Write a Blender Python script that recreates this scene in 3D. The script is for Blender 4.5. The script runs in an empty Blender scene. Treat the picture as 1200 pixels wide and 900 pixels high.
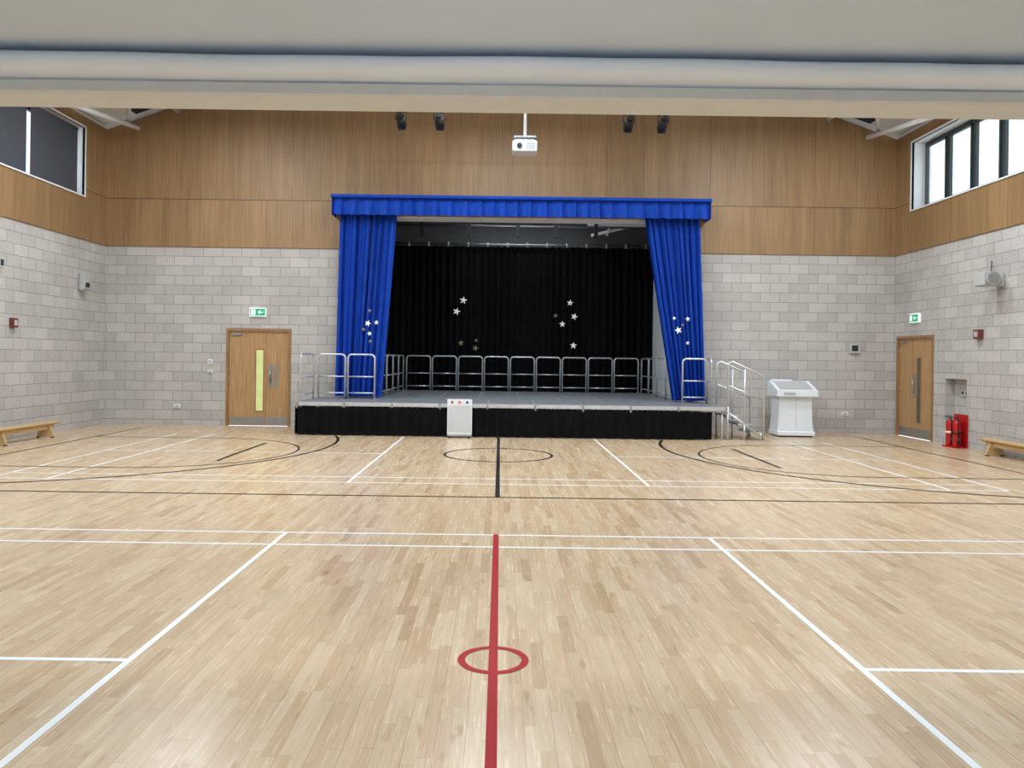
import bpy, bmesh, math, random
from mathutils import Vector, Matrix
random.seed(7)
S=bpy.context.scene
XL,XR=-9.27,9.23
YB=18.0
# ---------------------------------------------------------------- materials
def lin(c):
    return tuple(((v/255)/12.92 if v/255<=0.04045 else ((v/255+0.055)/1.055)**2.4) for v in c)+(1,)
class NT:
    def __init__(s,name):
        s.m=bpy.data.materials.new(name); s.m.use_nodes=True
        s.t=s.m.node_tree; s.b=s.t.nodes['Principled BSDF']
        s.g=None
    def n(s,ty,**k):
        nd=s.t.nodes.new(ty)
        for a,v in k.items(): setattr(nd,a,v)
        return nd
    def set(s,sock,v):
        if hasattr(v,'is_output') or isinstance(v,bpy.types.NodeSocket): s.t.links.new(v,sock)
        else: sock.default_value=v
    def math(s,op,a,b=0.0,c=0.0):
        nd=s.n('ShaderNodeMath',operation=op)
        s.set(nd.inputs[0],a); s.set(nd.inputs[1],b); s.set(nd.inputs[2],c)
        return nd.outputs[0]
    def pos(s):
        g=s.n('ShaderNodeNewGeometry'); x=s.n('ShaderNodeSeparateXYZ')
        s.t.links.new(g.outputs['Position'],x.inputs[0]); return x.outputs
    def comb(s,a,b,c=0.0):
        nd=s.n('ShaderNodeCombineXYZ')
        s.set(nd.inputs[0],a); s.set(nd.inputs[1],b); s.set(nd.inputs[2],c); return nd.outputs[0]
    def noise(s,vec,scale=1,detail=3,rough=.5):
        nd=s.n('ShaderNodeTexNoise')
        if vec is not None: s.set(nd.inputs['Vector'],vec)
        nd.inputs['Scale'].default_value=scale; nd.inputs['Detail'].default_value=detail; nd.inputs['Roughness'].default_value=rough
        return nd.outputs['Fac']
    def white(s,vec):
        nd=s.n('ShaderNodeTexWhiteNoise',noise_dimensions='3D'); s.set(nd.inputs['Vector'],vec); return nd.outputs['Value']
    def ramp(s,fac,stops):
        nd=s.n('ShaderNodeValToRGB'); s.set(nd.inputs[0],fac)
        e=nd.color_ramp.elements
        while len(e)<len(stops): e.new(0.5)
        for i,(p,c) in enumerate(stops): e[i].position=p; e[i].color=c
        return nd.outputs[0]
    def mix(s,fac,a,b,mode='MIX'):
        nd=s.n('ShaderNodeMix',data_type='RGBA',blend_type=mode)
        s.set(nd.inputs[0],fac); s.set(nd.inputs[6],a); s.set(nd.inputs[7],b); return nd.outputs[2]
    def bump(s,h,st=.3,d=.01):
        nd=s.n('ShaderNodeBump'); nd.inputs['Strength'].default_value=st; nd.inputs['Distance'].default_value=d
        s.set(nd.inputs['Height'],h); s.t.links.new(nd.outputs[0],s.b.inputs['Normal'])
def mat(name,c,rough=.6,metal=0,em=None,ems=0,var=0.06,scale=6,spec=None):
    m=NT(name); c=lin(c)
    tc=m.n('ShaderNodeTexCoord')
    f=m.noise(tc.outputs['Object'],scale,3)
    lo=tuple(max(0,v*(1-var)) for v in c[:3])+(1,); hi=tuple(min(1,v*(1+var)) for v in c[:3])+(1,)
    m.set(m.b.inputs['Base Color'],m.ramp(f,[(.3,lo),(.7,hi)]))
    m.b.inputs['Roughness'].default_value=rough; m.b.inputs['Metallic'].default_value=metal
    if spec is not None: m.b.inputs['Specular IOR Level'].default_value=spec
    if em: m.b.inputs['Emission Color'].default_value=lin(em); m.b.inputs['Emission Strength'].default_value=ems
    return m.m
def blockmat(name,axis):
    m=NT(name); p=m.pos(); u=p[axis]
    br=m.n('ShaderNodeTexBrick'); m.set(br.inputs['Vector'],m.comb(u,m.math('ADD',p[2],0.10)))
    br.offset=.5
    br.inputs['Scale'].default_value=1; br.inputs['Mortar Size'].default_value=.007
    br.inputs['Mortar Smooth'].default_value=.2; br.inputs['Bias'].default_value=-.1
    br.inputs['Brick Width'].default_value=.45; br.inputs['Row Height'].default_value=.225
    br.inputs['Color1'].default_value=lin((177,172,167)); br.inputs['Color2'].default_value=lin((193,188,183))
    br.inputs['Mortar'].default_value=lin((146,143,140))
    g=m.n('ShaderNodeNewGeometry')
    n1=m.noise(g.outputs['Position'],45,4,.7); n2=m.noise(g.outputs['Position'],1.3,2)
    c=m.mix(1,br.outputs['Color'],m.ramp(n1,[(.3,(.78,.78,.78,1)),(.65,(1.10,1.10,1.10,1))]),'MULTIPLY')
    c=m.mix(1,c,m.ramp(n2,[(.3,(.93,.92,.92,1)),(.7,(1.05,1.05,1.05,1))]),'MULTIPLY')
    m.set(m.b.inputs['Base Color'],c); m.b.inputs['Roughness'].default_value=.9
    h=m.math('SUBTRACT',m.math('MULTIPLY',n1,.35),br.outputs['Fac'])
    m.bump(h,.5,.007); return m.m
def panelmat(name,axis):
    m=NT(name); p=m.pos(); u=p[axis]
    row=m.math('GREATER_THAN',p[2],5.28)
    col=m.math('FLOOR',m.math('DIVIDE',m.math('ADD',u,.02),2.44))
    col2=m.math('FLOOR',m.math('DIVIDE',m.math('ADD',u,.02),.305))
    w=m.white(m.comb(col,row,3.0)); w2=m.white(m.comb(col2,row,9.0))
    gr=m.noise(m.comb(m.math('MULTIPLY',u,38),m.math('MULTIPLY',p[2],.9),m.math('MULTIPLY',w2,30)),1,5,.65)
    gr2=m.noise(m.comb(m.math('MULTIPLY',u,5),m.math('MULTIPLY',p[2],.5),m.math('MULTIPLY',w2,10)),1,3,.5)
    f=m.math('ADD',m.math('MULTIPLY',gr,.6),m.math('MULTIPLY',gr2,.4))
    c=m.ramp(f,[(.28,lin((120,92,60))),(.5,lin((148,116,79))),(.75,lin((170,138,99)))])
    c=m.mix(1,c,m.ramp(w,[(0,(.88,.87,.86,1)),(1,(1.05,1.04,1.03,1))]),'MULTIPLY')
    c=m.mix(1,c,m.ramp(w2,[(0,(.93,.93,.93,1)),(1,(1.05,1.05,1.05,1))]),'MULTIPLY')
    fr=m.math('FRACT',m.math('DIVIDE',m.math('ADD',u,.02),2.44))
    j=m.math('LESS_THAN',fr,.0025)
    j2=m.math('LESS_THAN',m.math('ABSOLUTE',m.math('SUBTRACT',p[2],5.28)),.009)
    c=m.mix(m.math('MAXIMUM',j,j2),c,lin((80,60,40)))
    m.set(m.b.inputs['Base Color'],c); m.b.inputs['Roughness'].default_value=.5
    return m.m
def floormat():
    m=NT('maple_strip_floor'); p=m.pos(); W=.0645; L=.62
    xr=m.math('DIVIDE',p[0],W); row=m.math('FLOOR',xr)
    o=m.white(m.comb(row,1.0,5.0))
    yy=m.math('ADD',m.math('DIVIDE',p[1],L),m.math('MULTIPLY',o,9.3)); cell=m.math('FLOOR',yy)
    w=m.white(m.comb(row,cell,2.0)); w2=m.white(m.comb(row,cell,8.0))
    c=m.ramp(w,[(0,lin((180,152,119))),(.14,lin((195,168,135))),(.6,lin((203,179,147))),(1,lin((211,189,159)))])
    c=m.mix(m.math('MULTIPLY',w2,.25),c,lin((206,171,140)))
    g=m.noise(m.comb(m.math('MULTIPLY',p[0],70),m.math('MULTIPLY',p[1],3.0),m.math('MULTIPLY',w,40)),1,5,.65)
    c=m.mix(1,c,m.ramp(g,[(.25,(.86,.84,.80,1)),(.6,(1.03,1.03,1.03,1))]),'MULTIPLY')
    g2=m.noise(m.comb(m.math('MULTIPLY',p[0],16),m.math('MULTIPLY',p[1],4.0),m.math('MULTIPLY',w2,20)),1,2)
    c=m.mix(1,c,m.ramp(g2,[(.24,(.76,.70,.63,1)),(.36,(1,1,1,1))]),'MULTIPLY')
    fx=m.math('FRACT',xr); e=m.math('MULTIPLY',m.math('LESS_THAN',fx,.022),.25)
    fx2=m.math('FRACT',m.math('DIVIDE',xr,2.0)); e2=m.math('MULTIPLY',m.math('LESS_THAN',fx2,.014),.8)
    fy=m.math('FRACT',yy); e3=m.math('MULTIPLY',m.math('LESS_THAN',fy,.0035),.5)
    e=m.math('MAXIMUM',m.math('MAXIMUM',e,e2),e3)
    c=m.mix(e,c,lin((112,82,56)))
    m.set(m.b.inputs['Base Color'],c)
    m.set(m.b.inputs['Roughness'],m.math('ADD',m.math('MULTIPLY',g,.12),.20))
    m.b.inputs['Specular IOR Level'].default_value=.48
    return m.m
def oakmat(name,c1,c2,c3,vert=2):
    m=NT(name); p=m.pos()
    s=[38,38,38]; s[vert]=1.6
    v=m.comb(m.math('MULTIPLY',p[0],s[0]),m.math('MULTIPLY',p[1],s[1]),m.math('MULTIPLY',p[2],s[2]))
    g=m.noise(v,1,5,.6)
    m.set(m.b.inputs['Base Color'],m.ramp(g,[(.25,lin(c1)),(.5,lin(c2)),(.75,lin(c3))]))
    m.b.inputs['Roughness'].default_value=.45; return m.m
def fabric(name,c,rough=.9,sheen=.2,var=.15):
    m=NT(name); c=lin(c); g=m.n('ShaderNodeNewGeometry')
    f=m.noise(g.outputs['Position'],3,3); f2=m.noise(g.outputs['Position'],300,2)
    m.set(m.b.inputs['Base Color'],m.ramp(f,[(.3,tuple(v*(1-var) for v in c[:3])+(1,)),(.7,tuple(min(1,v*(1+var)) for v in c[:3])+(1,))]))
    m.b.inputs['Roughness'].default_value=rough
    m.b.inputs['Sheen Weight'].default_value=sheen; m.b.inputs['Sheen Tint'].default_value=tuple(min(1,v*2+.02) for v in c[:3])+(1,)
    m.b.inputs['Specular IOR Level'].default_value=.15
    m.bump(f2,.1,.002); return m.m
def glassmat():
    m=NT('window_glass'); t=m.t; tr=m.n('ShaderNodeBsdfTransparent'); tr.inputs[0].default_value=(.93,.97,1,1)
    gl=m.n('ShaderNodeBsdfGlossy'); gl.inputs['Roughness'].default_value=.03
    mx=m.n('ShaderNodeMixShader'); mx.inputs[0].default_value=.06
    t.links.new(tr.outputs[0],mx.inputs[1]); t.links.new(gl.outputs[0],mx.inputs[2])
    t.links.new(mx.outputs[0],t.nodes['Material Output'].inputs[0]); return m.m
M={}
M['block_x']=blockmat('blockwork_back',0); M['block_y']=blockmat('blockwork_side',1)
M['pan_x']=panelmat('oak_panelling_back',0); M['pan_y']=panelmat('oak_panelling_side',1)
M['floor']=floormat()
M['oak']=oakmat('oak_door',(148,110,70),(172,134,90),(190,154,110))
M['oakd']=oakmat('oak_frame',(122,88,54),(148,110,70),(164,126,84))
M['bench']=oakmat('bench_wood',(170,138,92),(196,163,114),(212,182,134),1)
M['white']=mat('white_paint',(222,225,226),.6,var=.02)
M['ceil']=mat('ceiling_paint',(196,208,222),.85,var=.02,scale=1.2)
M['vinyl']=mat('divider_vinyl',(222,231,243),.45,var=.02,scale=2)
M['beige']=mat('divider_beige_rail',(206,208,206),.6,var=.03)
M['navy']=mat('roof_navy_deck',(20,28,52),.8)
M['rafter']=mat('white_steel',(222,224,226),.5,var=.02)
M['alu']=mat('aluminium',(212,214,217),.38,.75,var=.05)
M['steel']=mat('brushed_steel',(170,172,173),.35,.9,var=.06)
M['deck']=mat('stage_deck_grey',(116,118,123),.45,var=.15,scale=9)
M['dgrey']=mat('dark_grey_frame',(52,60,62),.5)
M['blind']=mat('blind_fabric_grey',(70,73,80),.85,var=.06,scale=40)
M['black']=mat('black_plastic',(16,16,17),.5)
M['charc']=mat('charcoal_paint',(34,35,37),.6)
M['mgrey']=mat('recess_grey_paint',(92,95,97),.7)
M['blue']=fabric('royal_blue_velvet',(22,66,166),.75,.25,.1)
M['blk']=fabric('black_serge',(12,12,14),.95,.03,.3)
M['lw']=mat('line_white',(232,234,234),.4,var=.02)
M['lr']=mat('line_red',(158,14,20),.5,var=.04,spec=.2)
M['lb']=mat('line_black',(24,22,22),.45,var=.05,spec=.25)
M['red']=mat('extinguisher_red',(180,14,20),.3,var=.03)
M['redd']=mat('dull_red',(110,48,44),.5)
M['green']=mat('exit_green',(20,150,105),.5,em=(30,170,120),ems=.4)
M['signw']=mat('exit_white',(235,245,240),.5,em=(230,255,240),ems=.5)
M['visg']=mat('vision_glass_glow',(200,208,140),.15,em=(206,214,150),ems=.25,var=.08,scale=3)  # pale tone and glow stand in for the lit corridor behind
M['visd']=mat('vision_glass_dark',(86,84,66),.12,var=.2)
M['star']=mat('star_silver_glow_card',(238,238,234),.5,em=(255,255,250),ems=.15,var=.02)  # plain card with a faint glow put into the material
M['stard']=mat('star_gold_card',(150,138,110),.5)
M['box']=mat('grey_plastic',(176,176,175),.5,var=.02)
M['proj']=mat('projector_casing',(198,200,203),.5,var=.02)
M['lect']=mat('lectern_white',(224,228,233),.4,var=.02)
M['dot1']=mat('dot_orange',(220,110,60),.6); M['dot2']=mat('dot_navy',(50,60,110),.6); M['dot3']=mat('dot_red',(190,60,60),.6)
M['glass']=glassmat()
M['yel']=mat('label_cream',(230,222,190),.6)
# ---------------------------------------------------------------- mesh builder
class MB:
    def __init__(s,name): s.name=name; s.bm=bmesh.new(); s.ms=[]
    def mi(s,k):
        if k not in s.ms: s.ms.append(k)
        return s.ms.index(k)
    def face(s,pts,k,smooth=False):
        f=s.bm.faces.new([s.bm.verts.new(p) for p in pts]); f.material_index=s.mi(k); f.smooth=smooth; return f
    def box(s,x0,x1,y0,y1,z0,z1,k,bev=0):
        x0,x1=min(x0,x1),max(x0,x1); y0,y1=min(y0,y1),max(y0,y1); z0,z1=min(z0,z1),max(z0,z1)
        v=[s.bm.verts.new((x,y,z)) for x in(x0,x1) for y in(y0,y1) for z in(z0,z1)]
        q=[(0,1,3,2),(4,6,7,5),(0,4,5,1),(2,3,7,6),(0,2,6,4),(1,5,7,3)]
        fs=[s.bm.faces.new([v[i] for i in f]) for f in q]
        for f in fs: f.material_index=s.mi(k)
        if bev:
            es=list({e for f in fs for e in f.edges})
            r=bmesh.ops.bevel(s.bm,geom=es,offset=bev,segments=2,affect='EDGES',profile=.5)
            for f in r['faces']: f.material_index=s.mi(k)
        return v
    def prism(s,poly,axis,a,b,k,smooth=False):
        def P(p,t):
            return {0:(t,p[0],p[1]),1:(p[0],t,p[1]),2:(p[0],p[1],t)}[axis]
        A=[s.bm.verts.new(P(p,a)) for p in poly]; B=[s.bm.verts.new(P(p,b)) for p in poly]
        n=len(poly); i=s.mi(k)
        fs=[s.bm.faces.new(A),s.bm.faces.new(B[::-1])]
        for j in range(n):
            f=s.bm.faces.new([A[j],B[j],B[(j+1)%n],A[(j+1)%n]]); f.smooth=smooth; fs.append(f)
        for f in fs: f.material_index=i
    def cyl(s,p0,p1,r,k,seg=14,r2=None,cap=True):
        p0,p1=Vector(p0),Vector(p1); d=(p1-p0)
        if d.length<1e-6: return
        d.normalize(); up=Vector((0,0,1)) if abs(d.z)<.9 else Vector((1,0,0))
        u=d.cross(up).normalized(); w=d.cross(u); r2=r if r2 is None else r2
        A=[];B=[]
        for i in range(seg):
            a=2*math.pi*i/seg; o=u*math.cos(a)+w*math.sin(a)
            A.append(s.bm.verts.new(p0+o*r)); B.append(s.bm.verts.new(p1+o*r2))
        k=s.mi(k)
        for i in range(seg):
            f=s.bm.faces.new([A[i],A[(i+1)%seg],B[(i+1)%seg],B[i]]); f.smooth=True; f.material_index=k
        if cap:
            f=s.bm.faces.new(A[::-1]); f.material_index=k; f=s.bm.faces.new(B); f.material_index=k
    def tube(s,pts,r,k,seg=10):
        pts=[Vector(p) for p in pts]; rings=[]; k=s.mi(k)
        for i,p in enumerate(pts):
            d=(pts[min(i+1,len(pts)-1)]-pts[max(i-1,0)]).normalized()
            if i==0:
                nrm=Vector((0,0,1)) if abs(d.z)<.9 else Vector((1,0,0)); nrm=(nrm-d*nrm.dot(d)).normalized()
            else: nrm=(nrm-d*nrm.dot(d)).normalized()
            b=d.cross(nrm)
            rings.append([s.bm.verts.new(p+(nrm*math.cos(2*math.pi*j/seg)+b*math.sin(2*math.pi*j/seg))*r) for j in range(seg)])
        for a,b in zip(rings,rings[1:]):
            for j in range(seg):
                f=s.bm.faces.new([a[j],a[(j+1)%seg],b[(j+1)%seg],b[j]]); f.smooth=True; f.material_index=k
        for rr in (rings[0][::-1],rings[-1]):
            f=s.bm.faces.new(rr); f.material_index=k
    def lathe(s,c,prof,k,seg=20):
        rings=[]; k=s.mi(k)
        for r,z in prof:
            rings.append([s.bm.verts.new((c[0]+r*math.cos(2*math.pi*j/seg),c[1]+r*math.sin(2*math.pi*j/seg),c[2]+z)) for j in range(seg)])
        for a,b in zip(rings,rings[1:]):
            for j in range(seg):
                f=s.bm.faces.new([a[j],a[(j+1)%seg],b[(j+1)%seg],b[j]]); f.smooth=True; f.material_index=k
        for rr in (rings[0][::-1],rings[-1]):
            f=s.bm.faces.new(rr); f.material_index=k
    def grid(s,fn,nu,nv,k,smooth=True):
        V=[[s.bm.verts.new(fn(i/nu,j/nv)) for j in range(nv+1)] for i in range(nu+1)]; k=s.mi(k)
        for i in range(nu):
            for j in range(nv):
                f=s.bm.faces.new([V[i][j],V[i+1][j],V[i+1][j+1],V[i][j+1]]); f.smooth=smooth; f.material_index=k
    def done(s,recalc=True):
        if recalc: bmesh.ops.recalc_face_normals(s.bm,faces=s.bm.faces)
        me=bpy.data.meshes.new(s.name); s.bm.to_mesh(me); s.bm.free()
        for k in s.ms: me.materials.append(M[k])
        o=bpy.data.objects.new(s.name,me); S.collection.objects.link(o); return o
def cells(mb,axis,t0,t1,u0,u1,z0,z1,ops,k):
    us=sorted({u0,u1}|{v for o in ops for v in o[:2] if u0<v<u1}); zs=sorted({z0,z1}|{v for o in ops for v in o[2:] if z0<v<z1})
    for za,zb in zip(zs,zs[1:]):
        run=None
        for ua,ub in list(zip(us,us[1:]))+[(None,None)]:
            hole=ua is None or any(o[0]<=(ua+ub)/2<=o[1] and o[2]<=(za+zb)/2<=o[3] for o in ops)
            if not hole: run=[run[0],ub] if run else [ua,ub]
            elif run:
                if axis=='x': mb.box(run[0],run[1],t0,t1,za,zb,k)
                else: mb.box(t0,t1,run[0],run[1],za,zb,k)
                run=None
# ---------------------------------------------------------------- room shell
b=MB('floor'); b.box(XL,XR,-3,YB,-.1,0,'floor'); b.done()
b=MB('floor_stage_recess'); b.box(-3.6,4.6,YB,23.2,-.1,0,'charc'); b.done()
PT=4.17
DB=(-6.41,-4.89,0,2.28); OP=(-3.5,4.45,0,4.95)
b=MB('wall_back')
cells(b,'x',YB,YB+.4,XL-.4,XR+.4,0,PT,[DB,OP],'block_x')
cells(b,'x',YB,YB+.4,XL-.4,XR+.4,PT,6.9,[OP],'white')
b.prism([(XL-.4,6.9),(XR+.4,6.9),(0,10.22)],1,YB,YB+.4,'white')
b.done()
b=MB('wall_panelling_back')
cells(b,'x',YB-.03,YB,XL,XR,PT,6.88,[OP],'pan_x')
b.prism([(XL,6.88),(XR,6.88),(0,10.18)],1,YB-.03,YB,'pan_x')
b.done()
LWO=(9.5,17.0,5.13,6.63)
RWO=(9.4,17.28,5.1,6.62)
DR=(16.36,17.88,0,2.28); NI=(15.2,15.93,.5,1.36)
b=MB('wall_left')
cells(b,'y',XL-.4,XL,-3,YB,0,PT,[],'block_y'); cells(b,'y',XL-.4,XL,-3,YB,PT,6.95,[LWO],'white'); b.done()
b=MB('wall_panelling_left'); cells(b,'y',XL,XL+.03,6.3,YB-.03,PT,6.88,[LWO],'pan_y'); b.done()
b=MB('wall_right')
cells(b,'y',XR,XR+.4,-3,YB,0,PT,[DR,NI],'block_y'); cells(b,'y',XR,XR+.4,-3,YB,PT,6.95,[RWO],'white')
b.box(XR+.2,XR+.4,NI[0],NI[1],NI[2],NI[3],'block_y'); b.done()
b=MB('wall_panelling_right'); cells(b,'y',XR-.03,XR,6.3,YB-.03,PT,6.88,[RWO],'pan_y'); b.done()
b=MB('wall_rear'); b.box(XL-.4,XR+.4,-3.3,-3,0,4.3,'white'); b.done()
CZ=3.965
b=MB('ceiling'); b.box(XL,XR,-3,5.98,CZ,4.3,'ceil'); b.done()
b=MB('wall_bulkhead')
b.prism([(XL-.4,CZ),(XR+.4,CZ),(XR+.4,6.9),(0,10.22),(XL-.4,6.9)],1,6.02,6.3,'white'); b.done()
b=MB('ceiling_roof')
for sx,xe in((-1,XL-.4),(1,XR+.4)):
    k=(10.22-6.9)/9.65
    f=lambda x:10.22-k*abs(x)
    b.prism([(0,f(0)),(sx*8.6,f(8.6)),(sx*8.6,f(8.6)+.25),(0,f(0)+.25)],1,6.0,16.2,'white')
    b.prism([(0,f(0)),(sx*8.6,f(8.6)),(sx*8.6,f(8.6)+.25),(0,f(0)+.25)],1,16.2,YB+.4,'navy')
    b.prism([(sx*8.6,f(8.6)),(xe,f(9.65)),(xe,f(9.65)+.25),(sx*8.6,f(8.6)+.25)],1,6.0,YB+.4,'white')
b.done()
b=MB('roof_rafters')
for y in (7.5,11.2,14.4):
    for sx in(-1,1):
        k=(10.22-6.9)/9.65
        b.prism([(0,10.2),(sx*9.2,10.2-k*9.2),(sx*9.2,10.0-k*9.2),(0,10.0)],1,y-.06,y+.06,'rafter')
for sx in(-1,1):
    b.cyl((sx*8.35,17.6,6.82),(sx*8.95,15.4,6.74),.055,'rafter')
    b.cyl((sx*7.6,15.7,7.0),(sx*8.5,17.4,6.9),.04,'rafter')
    b.cyl((sx*7.6,6.3,7.35),(sx*7.6,17.97,7.35),.06,'rafter')
b.done()
# stage recess shell
b=MB('wall_stage_recess')
b.box(-3.8,-3.6,18.4,23.2,0,6.1,'charc'); b.box(4.5,4.7,18.4,23.2,0,4.0,'white'); b.box(4.5,4.7,18.4,23.2,4.0,6.1,'charc')
b.box(-3.8,4.7,23.2,23.4,0,6.1,'mgrey'); b.done()
b=MB('ceiling_stage_recess'); b.box(-3.8,4.7,18.4,23.2,6.1,6.3,'charc'); b.done()
b=MB('trim_stage_opening')
b.box(-3.48,4.43,18.0,18.38,4.90,4.949,'white'); b.box(-3.498,-3.45,18,18.38,.72,4.9,'white'); b.box(4.4,4.448,18,18.38,.72,4.9,'white'); b.done()
# rolled divider beam
prof=[(5.99,CZ-.002),(5.90,CZ-.002),(5.86,CZ-.02),(5.80,3.93),(5.74,3.90),(5.72,3.86),(5.74,3.82),(5.80,3.795),(5.90,3.78),(5.97,3.775),(5.97,3.765),(5.93,3.76),(5.93,3.68),(5.96,3.665),(6.30,3.665),(6.30,3.9)]
b=MB('rolled_divider_curtain')
NX=120
def wob(x,a): return .005*math.sin(x*1.3+a*.3)+.0025*math.sin(x*4.3+a*.6)
rows=[]
for i in range(NX+1):
    x=XL+(XR-XL)*i/NX
    rows.append([b.bm.verts.new((x,y-(wob(x,j) if 2<=j<=9 else 0),min(CZ-.002,z+(wob(x,1+j*.2)*(.8 if 3<=j<=8 else 0))))) for j,(y,z) in enumerate(prof)])
for i in range(NX):
    for j in range(len(prof)-1):
        f=b.bm.faces.new([rows[i][j],rows[i+1][j],rows[i+1][j+1],rows[i][j+1]]); f.smooth=True
        f.material_index=b.mi('vinyl') if j<10 else b.mi('beige')
        if j>=10: f.smooth=False
b.done()
# ---------------------------------------------------------------- windows
def window(name,xo,ops,sx):
    for n,(y0,y1,z0,z1) in enumerate(ops):
        b=MB(f'{name}{n+1 if sx<0 else n+5}')
        xa,xb=xo+sx*.27,xo+sx*.34
        b.box(xa,xb,y0,y1,z0,z0+.06,'dgrey'); b.box(xa,xb,y0,y1,z1-.06,z1,'dgrey')
        nn=max(1,round((y1-y0)/.9)); p=(y1-y0)/nn
        for i in range(nn+1):
            yc=y0+p*i; a=max(y0,yc-.035); c=min(y1,yc+.035); b.box(xa,xb,a,c,z0+.06,z1-.06,'dgrey')
        for i in range(nn):
            ya,yb=y0+p*i+.05,y0+p*(i+1)-.05
            xs=xa-sx*.025
            za,zb=z0+.075,z1-.075
            for q in((ya,ya+.045,za,zb),(yb-.045,yb,za,zb),(ya,yb,za,za+.045),(ya,yb,zb-.045,zb)):
                b.box(xs,xb-sx*.03,q[0],q[1],q[2],q[3],'dgrey')
            b.box(xs-sx*.03,xs,(ya+yb)/2-.05,(ya+yb)/2+.05,za+.01,za+.03,'steel')
            xg=xa+sx*.04
            b.face([(xg,ya,za),(xg,yb,za),(xg,yb,zb),(xg,ya,zb)],'glass')
        b.done()
window('window_',XL,[(15.2,17.0,5.13,6.63),(13.3,15.2,5.13,6.63),(11.4,13.3,5.13,6.63),(9.5,11.4,5.13,6.63)],-1)
window('window_',XR,[(13.7,17.28,5.1,6.62),(9.4,13.7,5.1,6.62)],1)
for (y0,y1) in((15.24,16.93),(13.4,15.11),(11.5,13.27),(9.6,11.37)):
    b=MB('roller_blind'); b.box(XL-.10,XL-.095,y0,y1,5.17,6.56,'blind'); b.cyl((XL-.11,y0,6.58),(XL-.11,y1,6.58),.035,'blind'); b.box(XL-.108,XL-.088,y0,y1,5.145,5.17,'charc'); b.done()
b=MB('trim_windows')
for xo,sx,o in((XL,-1,LWO),(XR,1,RWO)):
    x0,x1=xo-sx*.045,xo+sx*.02
    b.box(xo-sx*.06,xo+sx*.26,o[0],o[1],o[2]-.03,o[2],'white')
    b.box(x0,x1,o[1],o[1]+.04,o[2]-.03,o[3]+.04,'white'); b.box(x0,x1,o[0]-.04,o[0],o[2]-.03,o[3]+.04,'white')
    b.box(x0,x1,o[0],o[1],o[3],o[3]+.04,'white')
b.done()
# ---------------------------------------------------------------- doors
def door(name,T,vis,join,visu,flip):
    b=MB(name)
    def bx(u0,u1,v0,v1,z0,z1,k,bev=0):
        ax=T(u0,v0); bxx=T(u1,v1); b.box(ax[0],bxx[0],ax[1],bxx[1],z0,z1,k,bev)
    W=1.52;H=2.28;F=.06
    bx(0.002,F,-.02,.16,0,H,'oakd'); bx(W-F,W-.002,-.02,.16,0,H,'oakd'); bx(F,W-F,-.02,.16,H-F,H-.002,'oakd')
    g=.004
    for (a,c) in((F+g,join-g/2),(join+g/2,W-F-g)):
        bx(a,c,.03,.08,.008,H-F-g,'oak')
        bx(a+.02,c-.02,.026,.03,.03,.21,'steel')
        for hz in(.25,1.1,1.95):
            hu=a if a<.2 else c
            bx(hu-.008,hu+.008,.01,.03,hz-.05,hz+.05,'steel')
    bx(join-.006,join+.006,.026,.03,.22,H-F-g,'oakd')
    u0,u1=visu
    bx(u0-.025,u1+.025,.022,.03,.33,1.80,'oakd'); bx(u0,u1,.018,.022,.355,1.775,vis)
    for uu in((join+.06,join+.14),(join-.0+.2,join+.28)) if not flip else ((join-.14,join-.06),(join-.28,join-.2)):
        bx(uu[0],uu[1],.024,.03,.9,1.45,'steel')
    uu=join+.1 if not flip else join-.1
    q0=T(uu,-.03)
    b.cyl((q0[0],q0[1],1.0),(q0[0],q0[1],1.35),.012,'steel')
    for z in(1.02,1.33):
        q1=T(uu,.03); b.cyl((q0[0],q0[1],z),(q1[0],q1[1],z),.008,'steel')
    bx(.12,.36,-.005,.03,H-F-.1,H-F-.04,'steel')
    b.done()
door('door_1',lambda u,v:(DB[0]+u,YB+v),'visg',.93,(.70,.86),False)
door('door_2',lambda u,v:(XR+v,DR[1]-u),'visd',.63,(.84,.96),False)
def exit_sign(name,T):
    b=MB(name)
    def bx(u0,u1,v0,v1,z0,z1,k,bev=0):
        a=T(u0,v0); c=T(u1,v1); b.box(a[0],c[0],a[1],c[1],z0,z1,k,bev)
    bx(-.19,.19,-.06,-.002,T.z,.2+T.z,'signw',.006)
    bx(-.175,.175,-.064,-.06,T.z+.02,T.z+.18,'green')
    bx(-.15,-.05,-.067,-.064,T.z+.04,T.z+.16,'signw')
    bx(.03,.13,-.067,-.064,T.z+.09,T.z+.11,'signw')
    pts=[T(.0,-.0665),T(.06,-.0665)]
    b.face([(pts[0][0],pts[0][1],T.z+.1),(pts[1][0],pts[1][1],T.z+.05),(pts[1][0],pts[1][1],T.z+.15)],'signw')
    b.done()
class TF:
    def __init__(s,f,z): s.f=f; s.z=z
    def __call__(s,u,v): return s.f(u,v)
exit_sign('exit_sign',TF(lambda u,v:(-5.67+u,YB+v),2.56))
exit_sign('exit_sign',TF(lambda u,v:(XR+v,17.07-u),2.57))
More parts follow.
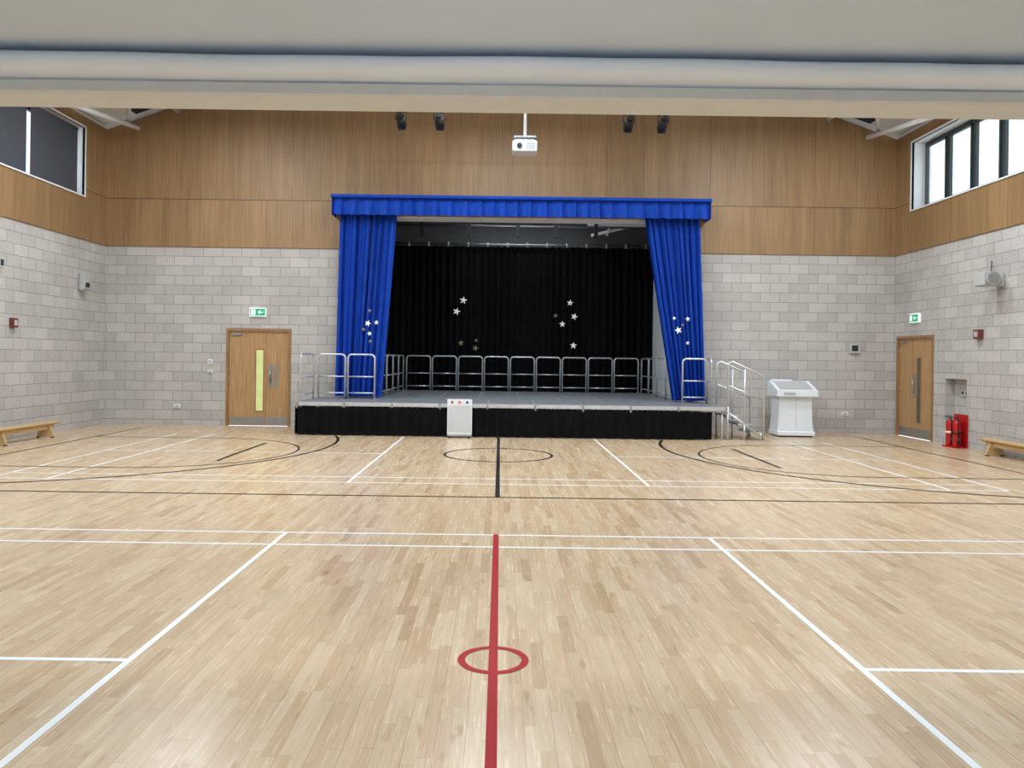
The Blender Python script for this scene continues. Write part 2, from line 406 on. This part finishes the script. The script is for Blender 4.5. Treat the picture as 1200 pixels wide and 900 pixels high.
# ---------------------------------------------------------------- court markings
def line(b,x0,y0,x1,y1,w,k,z):
    p,q=Vector((x0,y0,z)),Vector((x1,y1,z)); d=(q-p).normalized(); n=Vector((-d.y,d.x,0))*w/2
    b.face([p+n,p-n,q-n,q+n],k)
def arc(b,cx,cy,r,a0,a1,w,k,z,n=64):
    for i in range(n):
        t0=math.radians(a0+(a1-a0)*i/n); t1=math.radians(a0+(a1-a0)*(i+1)/n)
        pts=[(cx+R*math.cos(t),cy+R*math.sin(t),z) for R,t in((r+w/2,t0),(r+w/2,t1),(r-w/2,t1),(r-w/2,t0))]
        b.face(pts,k)
def up(b):
    for f in b.bm.faces:
        f.normal_update()
        if f.normal.z<0: f.normal_flip()
w=.04
b=MB('floor_marking_badminton')
for Y0,Y1 in((1.1,7.2),(10.1,16.0)):
    ys=[Y0,Y0+.46] + ([Y1,Y1-.46] if Y0<5 else [])
    for y in ys: line(b,-6.7,y,6.7,y,w,'lw',.0010)
    for sx in(-1,1):
        for x in(1.98,5.94,6.7): line(b,sx*x,Y0,sx*x,Y1,w,'lw',.0012)
        line(b,sx*1.98,Y0+3.05,sx*6.7,Y0+3.05,w,'lw',.0014)
up(b); b.done(False)
b=MB('floor_marking_red')
line(b,-.016,-1,-.016,7.22,.05,'lr',.0025); arc(b,-.016,4.22,.175,0,360,.04,'lr',.0028); up(b); b.done(False)
b=MB('floor_marking_black')
line(b,-.01,9.15,-.01,16.0,.055,'lb',.0035); arc(b,-.01,13.2,.92,0,360,.045,'lb',.0038)
line(b,XL+.1,9.15,XR-.1,9.15,.04,'lb',.0035)
for sx in(-1,1):
    a0,a1=(-90,20) if sx<0 else (160,270)
    arc(b,sx*8.0,14.3,4.9,a0,a1,.055,'lb',.0038,96)
    line(b,sx*4.4,12.0,sx*4.4,14.5,.06,'lb',.0036)
    a0,a1=(-90,90) if sx<0 else (90,270)
    arc(b,sx*5.55,13.2,2.05,a0,a1,.035,'lb',.0042)
    line(b,sx*5.55,11.15,sx*8.0,11.15,.035,'lb',.0036); line(b,sx*5.55,15.25,sx*8.0,15.25,.035,'lb',.0036)
    line(b,sx*8.0,9.15,sx*8.0,17.2,.04,'lb',.0034)
up(b); b.done(False)
# ---------------------------------------------------------------- stage
DZ=.70; SX0,SX1=-4.25,4.75; SY=16.1
b=MB('stage_platform')
def mod(x0,x1,y0,y1):
    g=.004
    b.box(x0+g,x1-g,y0+g,y1-g,DZ-.09,DZ-.006,'alu'); b.box(x0+.02,x1-.02,y0+.02,y1-.02,DZ-.006,DZ,'deck')
    for x in(x0+.06,x1-.06):
        for y in(y0+.09,y1-.09): b.cyl((x,y,0),(x,y,DZ-.09),.024,'alu',10)
for i in range(9): mod(SX0+i,SX0+i+1,SY,17.96)
xs=[-3.44+i*(7.83/8) for i in range(9)]
for i in range(8):
    for y0,y1 in((17.96,19.45),(19.45,20.95),(20.95,22.45)): mod(xs[i],xs[i+1],y0,y1)
b.box(SX0,SX1,SY-.012,SY-.001,DZ-.075,DZ-.055,'alu')
for i in range(10):
    x=SX0+i; b.box(max(x,SX0+.02)-.02,max(x,SX0+.02)+.02,SY-.02,SY-.001,DZ-.14,DZ-.01,'steel')
b.done()
b=MB('stage_skirt')
def sk(u,v):
    x=-4.22+u*(4.45+4.22); z=.015+v*.575
    return (x,SY-.03+.024*math.sin(x*26+1.3*math.sin(x*3.7))*(1.2-.6*v)+.006*math.sin(x*90),z)
b.grid(sk,700,3,'blk')
def sk2(u,v):
    y=SY-.02+u*1.85; z=.015+v*.575
    return (-4.275+.012*math.sin(y*34),y,z)
b.grid(sk2,150,3,'blk')
b.done(False)
def rail(b,p0,p1,z0=DZ,h=1.0,r=.022,mid=(.5,.13)):
    p0=Vector((p0[0],p0[1],0)); p1=Vector((p1[0],p1[1],0)); d=(p1-p0).normalized()
    a=p0+d*.03; c=p1-d*.03; R=.09; pts=[a+Vector((0,0,z0))]
    for i in range(6):
        t=math.pi/2*i/5; pts.append(a+d*(R-R*math.cos(t))+Vector((0,0,z0+h-R+R*math.sin(t))))
    for i in range(6):
        t=math.pi/2*i/5; pts.append(c-d*(R-R*math.sin(t))+Vector((0,0,z0+h-R+R*math.cos(t))))
    pts.append(c+Vector((0,0,z0)))
    b.tube(pts,r,'alu')
    for m in mid: b.cyl(a+Vector((0,0,z0+h*m)),c+Vector((0,0,z0+h*m)),r*.75,'alu',10)
def run(name,pts,n):
    b=MB(name)
    for (p,q),k in zip(zip(pts,pts[1:]),n):
        for i in range(k):
            A=(p[0]+(q[0]-p[0])*i/k,p[1]+(q[1]-p[1])*i/k); B=(p[0]+(q[0]-p[0])*(i+1)/k,p[1]+(q[1]-p[1])*(i+1)/k)
            rail(b,A,B)
            for P in(A,B):
                b.box(P[0]-.035,P[0]+.035,P[1]-.035,P[1]+.035,DZ,DZ+.012,'steel')
    b.done()
run('stage_guard_rail',[(-4.2,16.2),(-4.2,17.35)],[1])
run('stage_guard_rail',[(-4.13,17.38),(-2.8,17.38)],[2])
run('stage_guard_rail',[(-2.8,17.9),(-2.8,22.3)],[4])
run('stage_guard_rail',[(-2.74,22.3),(4.04,22.3)],[9])
run('stage_guard_rail',[(4.1,22.3),(4.1,17.9)],[4])
run('stage_guard_rail',[(4.1,17.38),(4.7,17.38),(4.7,17.05)],[1,1])
# steps
b=MB('stage_steps')
y0,y1=16.15,17.0
for i in range(3):
    z=.525-.175*i; x0=4.77+i*.25
    b.box(x0,x0+.28,y0,y1,z-.035,z,'alu',.004); b.box(x0+.02,x0+.26,y0+.02,y1-.02,z,z+.004,'deck')
for y in(y0,y1):
    b.tube([(4.77,y,.6),(5.56,y,.05)],.022,'alu')
    b.cyl((4.80,y,0),(4.80,y,.7),.02,'alu'); b.cyl((5.5,y,0),(5.5,y,.14),.02,'alu'); b.cyl((5.15,y,0),(5.15,y,.35),.018,'alu')
    b.tube([(4.80,y,.7),(4.80,y,1.55),(4.82,y,1.62),(4.88,y,1.65),(5.45,y,1.40),(5.53,y,1.34),(5.55,y,1.26),(5.55,y,.0)],.021,'alu')
    b.cyl((4.80,y,1.15),(5.55,y,.85),.015,'alu'); b.cyl((5.15,y,.35),(5.15,y,1.5),.015,'alu')
b.done()
# ---------------------------------------------------------------- curtains
def curtain(name,xt0,xt1,xb0,xb1,y,z0,z1,pl,amp,k,nu=260,nv=24,seed=0):
    b=MB(name); rnd=random.Random(seed); ph=[rnd.uniform(0,6) for _ in range(6)]
    def fn(u,v):
        uu=u+.012*math.sin(u*19+ph[0])+.008*math.sin(u*43+ph[1])
        t=v
        x0=xt0+(xb0-xt0)*t; x1=xt1+(xb1-xt1)*t
        x=x0+(x1-x0)*uu
        a=amp*(.65+.35*math.sin(u*27+ph[2]))*(.8+.3*t)
        yy=y+a*math.sin(uu*pl*2*math.pi+ph[3]+.5*math.sin(t*3+u*9))+.3*a*math.sin(uu*pl*4.7*math.pi+ph[4])
        return(x,yy,z1+(z0-z1)*v)
    b.grid(fn,nu,nv,k); return b.done(False)
curtain('stage_curtain_blue',-3.73,-2.42,-3.80,-2.72,17.70,.74,4.93,9,.10,'blue',seed=1)
curtain('stage_curtain_blue',3.30,4.57,3.98,4.72,17.70,.74,4.93,9,.10,'blue',seed=2)
curtain('backdrop_curtain_black',-3.55,4.46,-3.55,4.46,22.75,.02,4.96,40,.09,'blk',nu=900,nv=10,seed=3)
curtain('wing_curtain_black',-3.5,-2.95,-3.5,-3.0,19.9,.72,5.6,6,.05,'blk',nu=120,nv=8,seed=4)
# pelmet: board-backed pleated valance
b=MB('stage_pelmet')
X0,X1,YP=-3.86,4.74,17.42
N=28; P=(X1-X0)/N; ZT=5.31; ZB=4.875
def pel(u,v):
    x=X0+(X1-X0)*u; t=(x-X0)/P+.18*math.sin(x*3.1); fr=t-math.floor(t)
    s=fr if fr<.86 else (1-fr)/.14*.86
    dep=-.17*s*(.25+.9*v)
    return(x,YP+.10+dep+.012*math.sin(x*37)*v,ZT-(ZT-ZB)*v+(.015*math.sin(t*6.28)*v))
b.grid(pel,N*20,8,'blue',False)
for xe in(X0,X1):
    b.face([(xe,YP,ZT),(xe,17.965,ZT),(xe,17.965,ZB),(xe,YP,ZB)],'blue')
b.box(X0-.02,X1+.02,YP-.05,YP+.08,ZT-.055,ZT+.015,'blue',.015)
b.box(X0,X1,YP+.08,17.965,ZT-.03,ZT-.005,'blue')
b.box(X0+.05,X1-.05,17.60,17.72,4.94,4.99,'charc')
b.done(False)
# stars
def star(b,c,r,rot,k):
    x,y,z=c; pts=[]
    for i in range(10):
        R=r if i%2==0 else r*.42; a=rot+math.pi/2+i*math.pi/5
        pts.append((x+R*math.cos(a),y,z+R*math.sin(a)))
    A=[b.bm.verts.new(p) for p in pts]; c1=b.bm.verts.new((x,y-.015,z))
    for i in range(10):
        f=b.bm.faces.new([A[i],A[(i+1)%10],c1]); f.material_index=b.mi(k)
    f=b.bm.faces.new(A[::-1]); f.material_index=b.mi(k)
def stars(name,Y,L,top):
    b=MB(name)
    for dx,dz,r,k in L:
        star(b,(dx,Y,dz),r,random.uniform(-.4,.4),k)
        b.cyl((dx,Y+.004,dz+r*.5),(dx,Y+.004,top),.0015,'black',5)
    b.done()
def bw(px,py,Y): # surveyed position on a vertical plane at depth Y
    dx,dy=px-586,py-420; return ((dx+.0131*dy)*Y/901,1.655-(dy-.0131*dx)*Y/901)
L=[(543,352,.12,'star'),(535,365,.12,'star'),(540,402,.09,'stard'),(557,408,.09,'stard'),(558,399,.06,'stard'),(668,355,.10,'star'),(673,371,.11,'star'),(659,380,.10,'star'),(651,370,.07,'stard'),(672,405,.11,'star')]
stars('star_decoration',22.55,[bw(a,c,22.55)+(r,k) for a,c,r,k in L],4.9)
L=[(433,364,.05,'stard'),(431,379,.08,'star'),(441,378,.06,'star'),(433,391,.06,'star'),(426,386,.05,'stard'),(434,400,.05,'stard')]
stars('star_decoration',17.53,[bw(a,c,17.53)+(r,k) for a,c,r,k in L],4.9)
L=[(790,373,.05,'star'),(795,387,.09,'star'),(806,374,.06,'star'),(806,402,.05,'star'),(800,381,.04,'stard')]
stars('star_decoration',17.53,[bw(a,c,17.53)+(r,k) for a,c,r,k in L],4.9)
# rig in recess
b=MB('stage_lighting_rig')
b.cyl((-3.59,22.6,5.0),(4.49,22.6,5.0),.03,'steel'); b.cyl((-3.59,21.2,5.30),(4.49,21.2,5.30),.025,'steel')
for x in(-2.2,-.9,.45,1.5,2.6): b.box(x-.05,x+.05,21.17,21.25,5.0,6.09,'black')
for i in range(14):
    b.cyl((-3.3+i*.58,22.6,4.93),(-3.3+i*.58,22.6,5.05),.035,'box')
b.done()
b=MB('roof_brace_steelwork')
b.cyl((2.6,22.0,5.55),(4.4,21.0,5.30),.045,'rafter'); b.cyl((2.6,22.3,5.25),(4.4,21.5,5.6),.045,'rafter'); b.cyl((2.4,21.5,5.42),(4.45,21.5,5.42),.035,'rafter'); b.cyl((3.0,22,5.2),(3.3,22,6.08),.03,'rafter'); b.done()
# ---------------------------------------------------------------- AV lectern
b=MB('av_lectern')
LX=6.57
x0,x1=LX-.44,LX+.44
b.box(x0+.03,x1-.03,16.98,17.6,.03,.12,'lect',.012)
b.prism([(x0+.04,.12),(x1-.04,.12),(x1-.07,.42),(x1-.08,.9),(x0+.08,.9),(x0+.07,.42)],1,17.06,17.56,'lect')
b.box(x0+.14,x1-.14,17.052,17.06,.16,.86,'lect'); b.box(LX-.003,LX+.003,17.048,17.056,.16,.86,'box')
b.prism([(16.94,.90),(17.62,.90),(17.62,1.20),(17.50,1.235),(16.94,1.03)],0,x0-.01,x1+.01,'lect')
b.prism([(17.0,1.058),(17.46,1.226),(17.46,1.234),(17.0,1.066)],0,x0+.08,x1-.08,'box')
b.box(LX-.3,LX-.05,16.935,16.94,.93,.99,'box'); b.box(LX+.2,LX+.3,17.45,17.52,1.2,1.3,'box',.006)
b.box(x0+.03,LX+.05,17.40,17.5,1.215,1.262,'lect',.01)
b.cyl((x1+.01,17.05,.98),(x1+.05,17.05,.98),.012,'steel'); b.cyl((x1+.05,17.05,.98),(x1+.05,17.45,.98),.012,'steel')
b.cyl((x1+.01,17.45,.98),(x1+.05,17.45,.98),.012,'steel')
for x in(x0+.1,x1-.1):
    for y in(17.05,17.53): b.cyl((x-.015,y,.03),(x+.015,y,.03),.03,'black')
b.done()
# sign board
b=MB('information_board')
xa=(525-586)*15.9/901; xb=(554-586)*15.9/901
b.box(xa,xb,15.90,15.925,.07,.80,'lect',.004)
b.box(xa,xb,15.88,15.945,.03,.07,'steel',.004)
for x in(xa+.06,xb-.06): b.box(x-.02,x+.02,15.80,16.02,0,.03,'black')
for i,k in enumerate(('dot3','dot1','dot2')):
    x=xa+.1+i*.155; b.cyl((x,15.9,.735),(x,15.895,.735),.028,k,20)
b.box(xa+.02,xb-.02,15.896,15.9,.12,.67,'proj')
b.done()
# ---------------------------------------------------------------- extinguishers
def ext(y,x,h,k2):
    b=MB('fire_extinguisher'); r=.075
    b.lathe((x,y,.03),[(r*.9,0),(r,.02),(r,h*.78),(r*.9,h*.84),(r*.55,h*.89),(r*.3,h*.91),(r*.3,h*.93)],'red')
    b.cyl((x,y,.03+h*.93),(x,y,.03+h*.97),.025,'black'); b.box(x-.10,x+.03,y-.012,y+.012,h*.97+.03,h*.985+.03,'black'); b.box(x-.11,x+.02,y-.012,y+.012,h*1.02+.03,h*1.035+.03,'black')
    b.cyl((x-.02,y,h*.97+.03),(x-.01,y,h*1.03+.03),.012,'steel')
    b.tube([(x,y-.02,h*.95+.03),(x-.02,y-.09,h*.93),(x-.03,y-.11,h*.75),(x-.03,y-.105,h*.35)],.012,'black')
    b.cyl((x-.03,y-.105,h*.38),(x-.03,y-.105,h*.12),.02,'black',r2=.028)
    b.lathe((x,y,.03),[(r+.002,h*.42),(r+.002,h*.5)],k2)
    b.box(x-.10,x+.10,y-.10,y+.10,0,.03,'red',.005); b.done()
ext(15.45,9.06,.58,'yel'); ext(15.22,9.06,.58,'black')
b=MB('extinguisher_stand'); b.box(XR-.035,XR-.005,15.12,15.56,.0,.66,'red',.004); b.done()
b=MB('wall_socket_box')
b.box(XR+.17,XR+.2,15.4,15.7,1.0,1.15,'box',.004); b.box(XR+.165,XR+.17,15.44,15.5,1.05,1.1,'charc'); b.box(XR+.165,XR+.17,15.58,15.64,1.05,1.1,'charc'); b.done()
# ---------------------------------------------------------------- benches
def bench(xc,y0,y1):
    b=MB('gym_bench'); H=.30
    b.box(xc-.12,xc+.12,y0,y1,H-.035,H,'bench',.008)
    b.box(xc-.05,xc+.05,y0+.1,y1-.1,H-.14,H-.035,'bench')
    n=3
    for i in range(n):
        y=y0+.3+(y1-y0-.6)*i/(n-1)
        b.prism([(xc-.16,.02),(xc+.16,.02),(xc+.15,.07),(xc+.07,H-.035),(xc-.07,H-.035),(xc-.15,.07)],1,y-.02,y+.02,'bench')
        for s in(-1,1): b.box(xc+s*.14-.02,xc+s*.14+.02,y-.03,y+.03,0,.02,'black')
    b.box(xc-.04,xc+.04,y1,y1+.06,H-.06,H-.02,'steel'); b.done()
bench(-8.82,11.8,15.25); bench(9.0,11.0,14.25)
# ---------------------------------------------------------------- ceiling projector, spot lights
b=MB('ceiling_projector')
b.box(.17,.62,13.8,14.15,5.38,5.58,'proj',.025)
b.cyl((.30,13.77,5.48),(.30,13.81,5.48),.045,'charc',20); b.cyl((.30,13.765,5.48),(.30,13.77,5.48),.035,'glass',20)
for i in range(6): b.box(.42,.58,13.795,13.80,5.42+i*.022,5.428+i*.022,'box')
b.box(.22,.57,13.88,14.08,5.58,5.61,'steel'); b.cyl((.40,13.98,5.6),(.40,13.98,10.0),.028,'rafter')
b.box(.20,.60,13.9,14.06,5.66,5.69,'box',.004)
for x in(.22,.58): b.cyl((x,13.98,5.6),(x,13.98,5.67),.012,'steel',8)
b.done()
b=MB('lighting_bar')
b.cyl((-4.5,15.2,6.60),(5.5,15.2,6.60),.025,'black')
for x in(-4.2,.2,5.2): b.cyl((x,15.2,6.60),(x,15.2,10.1-.344*abs(x)),.015,'black')
b.done()
for px in(470,515,737,777):
    x=(px-586)*15.2/901-.06; b=MB('stage_spotlight')
    z=6.34
    b.cyl((x,15.06,z+.03),(x,15.34,z-.05),.075,'black',18,r2=.10); b.cyl((x,14.98,z+.05),(x,15.06,z+.03),.05,'black',18)
    b.tube([(x-.11,15.2,z),(x-.11,15.2,z+.14),(x,15.2,z+.17),(x+.11,15.2,z+.14),(x+.11,15.2,z)],.01,'black')
    b.box(x-.03,x+.03,15.17,15.23,z+.16,z+.235,'black')
    b.face([(x-.08,15.36,z-.15),(x+.08,15.36,z-.15),(x+.08,15.34,z-.02),(x-.08,15.34,z-.02)],'black')
    b.done()
# ---------------------------------------------------------------- wall fixtures
b=MB('loudspeaker')
b.box(XL+.005,XL+.06,16.85,17.0,3.05,3.4,'box',.01); b.prism([(XL+.06,3.02),(XL+.16,3.06),(XL+.18,3.4),(XL+.06,3.44)],1,16.82,17.02,'box')
b.box(XL+.15,XL+.185,16.85,16.99,3.1,3.2,'charc'); b.done()
b=MB('horn_loudspeaker')
b.box(XR-.04,XR-.005,14.08,14.28,3.1,3.34,'box',.005); b.cyl((XR-.04,14.18,3.22),(XR-.18,14.18,3.22),.02,'steel')
b.box(XR-.42,XR-.14,14.04,14.34,3.10,3.36,'box',.03); b.cyl((XR-.30,14.03,3.23),(XR-.30,13.93,3.23),.09,'box',20,r2=.13); b.cyl((XR-.30,13.93,3.23),(XR-.30,13.925,3.23),.11,'steel',20)
b.tube([(XR-.1,14.3,3.3),(XR-.05,14.4,3.4),(XR-.015,14.45,3.6)],.008,'black'); b.done()
def wbox(name,x0,x1,y0,y1,z0,z1,k,kin,axis):
    b=MB(name); b.box(x0,x1,y0,y1,z0,z1,k,.006)
    cy,cz=(y0+y1)/2,(z0+z1)/2; cx=(x0+x1)/2; h=(z1-z0)*.28
    if axis=='y': b.box(cx-(x1-x0)*.28,cx+(x1-x0)*.28,y0-.006,y0+.001,cz-h,cz+h,kin)
    elif axis=='l': b.box(x1-.001,x1+.006,cy-(y1-y0)*.28,cy+(y1-y0)*.28,cz-h,cz+h,kin)
    else: b.box(x0-.006,x0+.001,cy-(y1-y0)*.28,cy+(y1-y0)*.28,cz-h,cz+h,kin)
    b.done()
wbox('fire_call_point',XL+.003,XL+.08,14.5,14.66,2.12,2.30,'redd','box','l')
wbox('wall_sensor',XL+.003,XL+.1,14.05,14.2,3.2,3.4,'box','charc','l')
wbox('alarm_sounder',XR-.1,XR-.003,14.68,14.86,2.15,2.33,'redd','box','r')
wbox('switch_plate',8.15,8.40,YB-.07,YB-.003,1.88,2.12,'box','charc','y')
wbox('switch_plate',-6.83,-6.72,YB-.03,YB-.003,1.43,1.55,'white','box','y')
wbox('switch_plate',-6.83,-6.72,YB-.03,YB-.003,1.22,1.30,'white','box','y')
wbox('wall_socket',-7.62,-7.46,YB-.03,YB-.003,.40,.49,'white','box','y')
wbox('wall_socket',8.0,8.16,YB-.03,YB-.003,.42,.51,'white','box','y')
# ---------------------------------------------------------------- lights
def luminaire(x,y,z,lx,ly,P,top,col=(.86,.94,1),upP=0,ucol=(.80,.91,1)):
    b=MB('unseen_light_fitting')
    b.box(x-lx/2-.03,x+lx/2+.03,y-ly/2-.03,y+ly/2+.03,z+.01,z+.07,'white',.006)
    if top>z+.1:
        for s in(-1,1): b.cyl((x+s*lx*.35,y,z+.07),(x+s*lx*.35,y,top),.006,'steel',6)
    o=b.done()
    for P_,dz,rx,cc in((P,0,0,col),(upP,.08,math.pi,ucol)):
        if not P_: continue
        L=bpy.data.lights.new('lamp','AREA'); L.shape='RECTANGLE'; L.size=lx; L.size_y=ly; L.energy=P_; L.color=cc
        lo=bpy.data.objects.new('lamp',L); lo.location=(x,y,z+dz); lo.rotation_euler=(rx,0,0); S.collection.objects.link(lo); lo.parent=o
for x in(-6,0,6):
    for y in(8.6,11.6,14.6): luminaire(x,y,7.1,1.6,.5,170,10.2-.344*abs(x)-.35,upP=20)
for x in(-6,0,6):
    for y in(-.6,2.8): luminaire(x,y,3.2,1.8,.4,46,CZ,upP=46)  # unseen pendants, added so their up-light whitens the low ceiling
luminaire(.5,21.9,5.75,3.2,.2,26,6.1)  # unseen fitting added to light the back of the stage recess
luminaire(.5,19.3,5.75,3.2,.2,80,6.1)  # second unseen fitting, added to brighten the deck and white side wall
# world
W=bpy.data.worlds.new('World'); S.world=W; W.use_nodes=True
bg=W.node_tree.nodes['Background']; sky=W.node_tree.nodes.new('ShaderNodeTexSky'); sky.sky_type='HOSEK_WILKIE'; sky.turbidity=8; sky.sun_direction=(.3,-.6,.7)
mx=W.node_tree.nodes.new('ShaderNodeMix'); mx.data_type='RGBA'; mx.inputs[0].default_value=.75; mx.inputs[7].default_value=(.80,.91,1,1)
W.node_tree.links.new(sky.outputs[0],mx.inputs[6]); W.node_tree.links.new(mx.outputs[2],bg.inputs[0]); bg.inputs[1].default_value=2.2
# camera
cd=bpy.data.cameras.new('camera'); cam=bpy.data.objects.new('camera',cd); S.collection.objects.link(cam); S.camera=cam
cd.sensor_width=36; cd.lens=901/1200*36; cd.shift_x=14/1200; cd.shift_y=-30/1200; cd.clip_start=.05
cam.matrix_world=Matrix.Translation((0,0,1.655))@Matrix.Rotation(math.radians(90),4,'X')@Matrix.Rotation(.0131,4,'Z')
S.view_settings.view_transform='Standard'; S.view_settings.look='None'; S.view_settings.exposure=0
